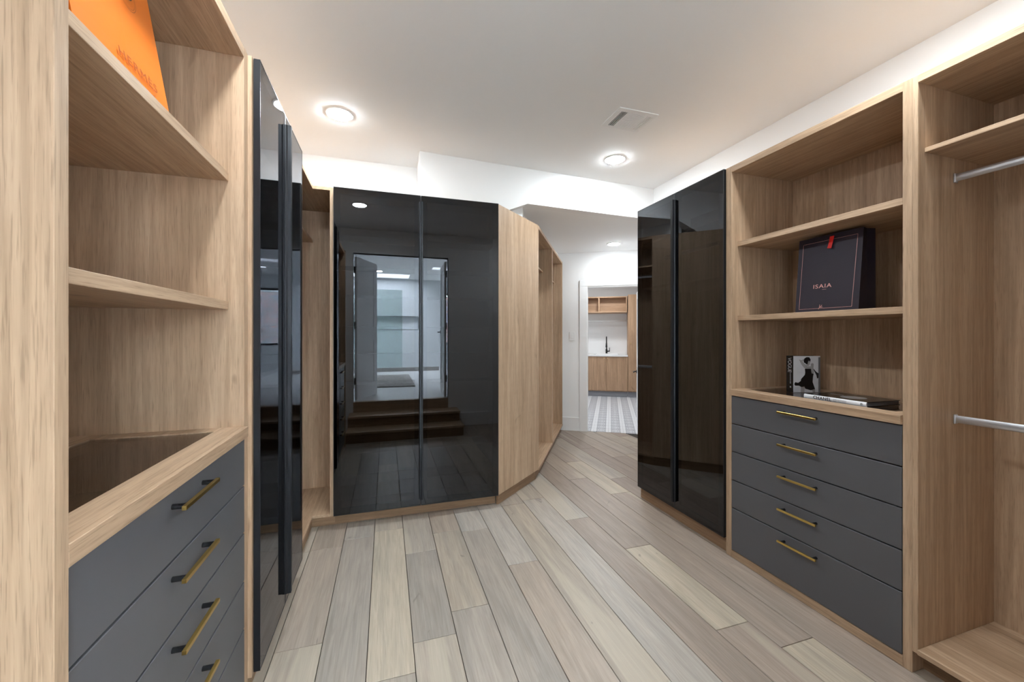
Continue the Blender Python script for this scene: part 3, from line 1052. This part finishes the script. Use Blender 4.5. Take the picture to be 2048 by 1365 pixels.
box('glass_pane', wx0 + 0.045, wx1 - 0.045, BY - 0.07, BY - 0.064, wz0 + 0.045, wz1 - 0.045, M['clear_glass'], wn, 0)
box('wall_exterior', -1.5, 7.0, -8.4, -8.2, -0.6, 2.75, M['brick'], bev=0, kind='structure')
boxes('wall_exterior_ledge', [(-1.5, 7.0, -8.2, -8.14, 1.35, 1.41)], M['bath_curb'], kind='structure')
# portals help the daylight find the openings
for nm, loc, rot, sx, sy in (('window_portal', ((wx0 + wx1) / 2, BY - 0.14, (wz0 + wz1) / 2), (R(-90), 0, 0), wx1 - wx0, wz1 - wz0),
                             ('slot_portal', (1.76, -3.27, ZBC + 0.11), (0, 0, 0), 1.48, 0.30),
                             ('skylight_portal', ((SKX0 + SKX1) / 2, (SKY0 + SKY1) / 2, ZBC + 0.11), (0, 0, 0), SKX1 - SKX0, SKY1 - SKY0)):
    ld = bpy.data.lights.new(nm, 'AREA')
    ld.shape = 'RECTANGLE'
    ld.size, ld.size_y = sx, sy
    ld.cycles.is_portal = True
    lo_ = bpy.data.objects.new(nm, ld)
    lo_.location = loc
    lo_.rotation_euler = rot
    C.objects.link(lo_)
curb = box('wall_shower_curb', -2.0, 1.35, -4.75, -4.66, ZB, ZB + 0.10, M['bath_curb'], bev=0.003, kind='structure')
sh = thing('shower_screen', 'clear glass shower screen standing on the bathroom curb', 'screen', (0, 0, 0))
box('glass_pane', -1.6, 0.40, -4.712, -4.702, ZB + 0.101, 2.55, M['clear_glass'], sh, 0)
rg = box('rug', -0.95, 0.51, -3.6, -1.40, ZB + 0.0005, ZB + 0.022, M['rug'], bev=0.006)
tag(rg, 'long grey wool rug on the pale bathroom floor', 'rug')
for x, y, l in ((-0.165, -4.05, 'recessed bathroom ceiling light before the shower'), (1.75, -4.2, 'recessed bathroom ceiling light near the window')):
    downlight(x, y, ZBC, l, 0.07, M['lens_day'])


# ------------------------------------------------------------------ paper bags
def bag_bm(wb, wt_, h, db, dt, lean, off=0.0, gus=0.02):
    """open paper carrier: x width, y depth, front face leans back by lean; gussets fold inwards"""
    bm = bmesh.new()
    nz = 6
    rows = []
    for k in range(nz + 1):
        t = k / nz
        z = h * t
        wl = wb + (wt_ - wb) * t
        xa = (wb - wl) / 2 + off * t
        xb = xa + wl
        yf = lean * t
        yb = yf + db + (dt - db) * t
        g = gus * t
        ym = (yf + yb) / 2
        bulge = 0.004 * math.sin(math.pi * t)
        rows.append([bm.verts.new(p) for p in ((xa, yf, z), ((xa + xb) / 2, yf - bulge, z), (xb, yf, z), (xb - g, ym, z), (xb, yb, z), (xa, yb, z), (xa + g, ym, z))])
    for a, b in zip(rows, rows[1:]):
        for i in range(7):
            j = (i + 1) % 7
            bm.faces.new((a[i], a[j], b[j], b[i]))
    bm.faces.new(list(reversed(rows[0])))
    return bm


def add_solidify(o, t):
    md = o.modifiers.new('thickness', 'SOLIDIFY')
    md.thickness = t
    md.offset = -1


SH1 = 1.947 + 0.0005
ob_ = thing('paper_bag', 'glossy orange paper shopping bag on the top left shelf', 'bag', (-0.565, 0.972, SH1), RZL + R(0))
bw, bh, lean = 0.355, 0.405, 0.065
body = ob('body', bag_bm(bw, bw - 0.01, bh, 0.14, 0.06, lean), M['orange'], ob_)
add_solidify(body, 0.0012)
slope = math.atan2(lean, bh)
face = lambda x, z, d=0.0012: frame_mtx((x, lean * z / bh - 0.0045 - d, z), (1, 0, 0), (0, lean, bh))
text('lettering', 'HERMÈS', 0.030, M['orange_dk'], ob_, face(bw * 0.60, 0.055), 1.25, 1.25)
bm = bmesh.new()
for r0, r1 in ((0.040, 0.0385), (0.035, 0.034)):
    n_ = 36
    a = [bm.verts.new((r0 * math.cos(2 * math.pi * i / n_), r0 * math.sin(2 * math.pi * i / n_), 0)) for i in range(n_)]
    b = [bm.verts.new((r1 * math.cos(2 * math.pi * i / n_), r1 * math.sin(2 * math.pi * i / n_), 0)) for i in range(n_)]
    for i in range(n_):
        bm.faces.new((a[i], a[(i + 1) % n_], b[(i + 1) % n_], b[i]))
ob('emblem', bm, M['orange_dk'], ob_, mtx=face(bw * 0.62, 0.245))
bm = bmesh.new()
bm.faces.new([bm.verts.new((0.026 * math.cos(2 * math.pi * i / 20), 0.017 * math.sin(2 * math.pi * i / 20), 0)) for i in range(20)])
ob('emblem_mark', bm, M['brown_print'], ob_, mtx=face(bw * 0.62, 0.25))
bm = bmesh.new()
bm_tube(bm, [(bw * 0.28, lean * 0.93 - 0.006, bh * 0.93), (bw * 0.30, lean * 0.8 - 0.014, bh * 0.8), (bw * 0.5, lean * 0.7 - 0.016, bh * 0.755), (bw * 0.7, lean * 0.8 - 0.014, bh * 0.8), (bw * 0.72, lean * 0.93 - 0.006, bh * 0.93)], 0.003, 8)
ob('cord_handle', bm, M['cord'], ob_, smooth=True)

nb = thing('gift_bag', 'dark navy paper bag with rose border and red ribbon', 'bag', (2.205, 1.655, 1.4875), RZR)
bw, bh, lean = 0.315, 0.415, 0.045
body = ob('body', bag_bm(bw, bw + 0.005, bh, 0.125, 0.085, lean, -0.006, 0.012), M['navy'], nb)
add_solidify(body, 0.0012)
face = lambda x, z, d=0.0008: frame_mtx((x, lean * z / bh - 0.0045 - d, z), (1, 0, 0), (0, lean, bh))
text('lettering', 'ISAIA', 0.030, M['rose'], nb, face(0.138, 0.140), 1.25, 1.12)
text('small_lettering', 'NAPOLI', 0.0045, M['rose'], nb, face(0.150, 0.122), 1.2, 1.2)
bm = bmesh.new()
fx, lw = 0.024, 0.0007
zz = lambda z: (lean * z / bh - 0.0052)


def strip(bm, a, b, wx, wz):
    (x0, z0), (x1, z1) = a, b
    vs = [(x0 - wx, z0 - wz), (x1 + wx, z0 - wz) if wz else (x0 + wx, z0), (x1 + wx, z1 + wz) if wz else (x1 + wx, z1), (x0 - wx, z1 + wz) if wz else (x1 - wx, z1)]
    bm.faces.new([bm.verts.new((x, zz(z), z)) for x, z in vs])


strip(bm, (fx, 0.022), (fx - 0.003, 0.385), lw, 0)
strip(bm, (bw - fx - 0.004, 0.022), (bw - fx, 0.385), lw, 0)
strip(bm, (fx, 0.022), (bw - fx - 0.004, 0.022), 0, lw)
strip(bm, (fx, 0.385), (bw - fx, 0.385), 0, lw)
ob('border_line', bm, M['rose'], nb, recalc=False)
# coral-branch emblem
bm = bmesh.new()
for pts in ([(0, 0), (0.005, 0.010), (0.006, 0.024)], [(0.003, 0.006), (0.012, 0.014), (0.017, 0.022)], [(0.006, 0.009), (0.014, 0.010), (0.020, 0.011)]):
    bm_tube(bm, [(x, y, 0) for x, y in pts], 0.0011, 6)
ob('emblem', bm, M['rose'], nb, mtx=face(0.128, 0.018))
rb = bmesh.new()
for k, (x, z) in enumerate(((0.163, 0.375), (0.163, 0.338))):
    pass
vs = [rb.verts.new(p) for p in ((0.160, zz(0.40) - 0.002, 0.402), (0.182, zz(0.40) - 0.002, 0.402), (0.180, zz(0.35) - 0.006, 0.365), (0.176, zz(0.33) - 0.009, 0.336), (0.156, zz(0.33) - 0.009, 0.339), (0.160, zz(0.35) - 0.006, 0.365))]
rb.faces.new((vs[0], vs[1], vs[2], vs[5]))
rb.faces.new((vs[5], vs[2], vs[3], vs[4]))
rbo = ob('ribbon', rb, M['red'], nb)
add_solidify(rbo, 0.001)

# ------------------------------------------------------------------ books on the right worktop glass
GZ = 1.0325
vd = Vector((0.9659, -0.2588))
bkr = math.atan2(vd.y, vd.x)
vb = thing('standing_book', 'small black and white fashion book standing upright, woman in dress on cover', 'book', (2.264, 1.710, GZ), bkr)
cw, ch, ct = 0.163, 0.212, 0.052
# local x along the front cover, y backwards; spine at x=0
box('cover', 0, cw, 0, 0.003, 0, ch, M['bookwhite'], vb, 0.0005)
box('spine', -0.003, 0.0, 0, ct, 0, ch, M['bookblack'], vb, 0.0005)
box('back_cover', 0.0, cw, ct - 0.003, ct, 0, ch, M['bookblack'], vb, 0.0005)
box('page_block', 0.001, cw - 0.006, 0.0032, ct - 0.0032, 0.004, ch - 0.004, M['pages'], vb, 0)


def flat(name, pts, m, parent, y):
    bm = bmesh.new()
    bm.faces.new([bm.verts.new((x, y, z)) for x, z in pts])
    return ob(name, bm, m, parent)


# printed picture: coordinates read off the cover, u to the right, v down, both 0..1
P = lambda L: [((u * cw), ch * (1 - vv)) for u, vv in L]
cx0, cx1, cy0, cy1 = 305, 1030, 115, 1110
Q = lambda L: P([((x - cx0) / (cx1 - cx0), (y - cy0) / (cy1 - cy0)) for x, y in L])
flat('fore_edge_print', Q([(975, 150), (1028, 150), (1028, 1108), (975, 1108)]), M['bookgrey'], vb, -0.0004)
flat('arm_print', Q([(455, 210), (520, 230), (600, 190), (625, 215), (545, 260), (600, 330), (680, 385), (640, 440), (600, 450), (520, 350)]), M['skin_print'], vb, -0.0004)
flat('arm_print', Q([(770, 330), (815, 310), (850, 330), (845, 440), (860, 560), (830, 605), (790, 595), (775, 480)]), M['skin_print'], vb, -0.0004)
flat('shoulder_print', Q([(630, 400), (775, 400), (785, 480), (610, 480)]), M['skin_print'], vb, -0.0005)
flat('face_print', Q([(660, 260), (750, 240), (745, 340), (700, 395), (660, 370)]), M['skin_print'], vb, -0.0006)
flat('hair_print', Q([(575, 250), (600, 180), (660, 145), (730, 150), (765, 210), (755, 275), (720, 240), (690, 280), (690, 330), (650, 340), (620, 310), (590, 300)]), M['print_black'], vb, -0.0008)
flat('leg_print', Q([(505, 940), (610, 940), (600, 1110), (500, 1110)]), M['skin_print'], vb, -0.0004)
flat('leg_print', Q([(770, 1000), (880, 1010), (890, 1110), (830, 1110)]), M['skin_print'], vb, -0.0004)
flat('dress_print', Q([(610, 465), (775, 465), (790, 595), (850, 600), (830, 680), (820, 830), (885, 1020), (770, 1055), (620, 1010), (600, 950), (520, 965), (450, 925), (350, 925), (325, 880), (350, 830), (430, 850), (500, 800), (510, 745), (610, 630), (620, 570)]), M['print_black'], vb, -0.0007)
flat('scarf_print', Q([(835, 470), (860, 480), (915, 550), (980, 590), (978, 715), (940, 735), (920, 640), (880, 560)]), M['print_black'], vb, -0.0006)
mt = frame_mtx((-0.0034, 0.026, ch * 0.745), (0, 0, -1), (0, -1, 0))
text('lettering', 'VOGUE', 0.040, M['skin_print'], vb, mt, 0.66, 0.95)
for z, l in ((0.080, 0.062),):
    flat_bm = bmesh.new()
    for k in range(9):
        bm_box(flat_bm, -0.0036, -0.003, 0.014, 0.023, 0.05 + k * 0.0075, 0.055 + k * 0.0075)
    ob('spine_print', flat_bm, M['bookgrey'], vb)
box('spine_mark', -0.0036, -0.003, 0.014, 0.023, 0.026, 0.034, M['skin_print'], vb, 0)

cb = thing('lying_book', 'black book with white spine lying flat, white disc on cover', 'book', (2.115, 1.541, GZ), RZR + R(-0.6))
L_, D_, T_ = 0.289, 0.235, 0.0225
bm = bmesh.new()
n_ = 6
prof = [(0.004, 0.0), (0.0015, 0.003), (0.0, 0.008), (0.0, T_ - 0.008), (0.0015, T_ - 0.003), (0.004, T_), (0.0065, T_), (0.0065, 0.0)]
va = [bm.verts.new((0, y, z)) for y, z in prof]
vb_ = [bm.verts.new((L_, y, z)) for y, z in prof]
for i in range(len(prof)):
    j = (i + 1) % len(prof)
    bm.faces.new((va[i], va[j], vb_[j], vb_[i]))
bm.faces.new(va)
bm.faces.new(list(reversed(vb_)))
ob('spine', bm, M['bookwhite'], cb)
box('cover', 0, L_, 0.0067, D_, T_ - 0.0026, T_, M['bookblack'], cb, 0.0005)
box('back_cover', 0, L_, 0.0067, D_, 0, 0.0026, M['bookblack'], cb, 0.0005)
box('page_block', 0.003, L_ - 0.003, 0.008, D_ - 0.004, 0.0028, T_ - 0.0028, M['bookgrey'], cb, 0)
mt = lambda x, z: frame_mtx((x, -0.0004, z), (1, 0, 0), (0, 0, 1))
text('lettering', 'CHANEL', 0.0215, M['print_black'], cb, mt(0.093, T_ / 2), 1.0, 1.1, bold=0.0004)
text('small_lettering', 'COLLECTIONS', 0.0068, M['bookgrey'], cb, mt(0.176, T_ * 0.66), 1.1, 1.3)
text('small_lettering', 'AND CREATIONS', 0.0068, M['bookgrey'], cb, mt(0.176, T_ * 0.33), 1.0, 1.1)
bm = bmesh.new()
n_ = 20
for (r0, r1, cxx) in ((0.0052, 0.0036, 0.0), (0.0018, 0.0, 0.0)):
    a = [bm.verts.new((r0 * math.cos(2 * math.pi * i / n_), r0 * math.sin(2 * math.pi * i / n_), 0)) for i in range(n_)]
    if r1:
        b = [bm.verts.new((r1 * math.cos(2 * math.pi * i / n_), r1 * math.sin(2 * math.pi * i / n_), 0)) for i in range(n_)]
        for i in range(n_):
            bm.faces.new((a[i], a[(i + 1) % n_], b[(i + 1) % n_], b[i]))
    else:
        bm.faces.new(a)
ob('publisher_mark', bm, M['print_black'], cb, mtx=mt(0.270, T_ / 2))
bm = bmesh.new()
bm.faces.new([bm.verts.new((0.17 + 0.052 * math.cos(2 * math.pi * i / 40), 0.105 + 0.052 * math.sin(2 * math.pi * i / 40), T_ + 0.0003)) for i in range(40)])
ob('cover_disc', bm, M['skin_print'], cb)
text('cover_lettering', 'CHANEL', 0.016, M['skin_print'], cb, frame_mtx((0.075, 0.135, T_ + 0.0002), (1, 0, 0), (0, 1, 0)), 1.0, 1.1)
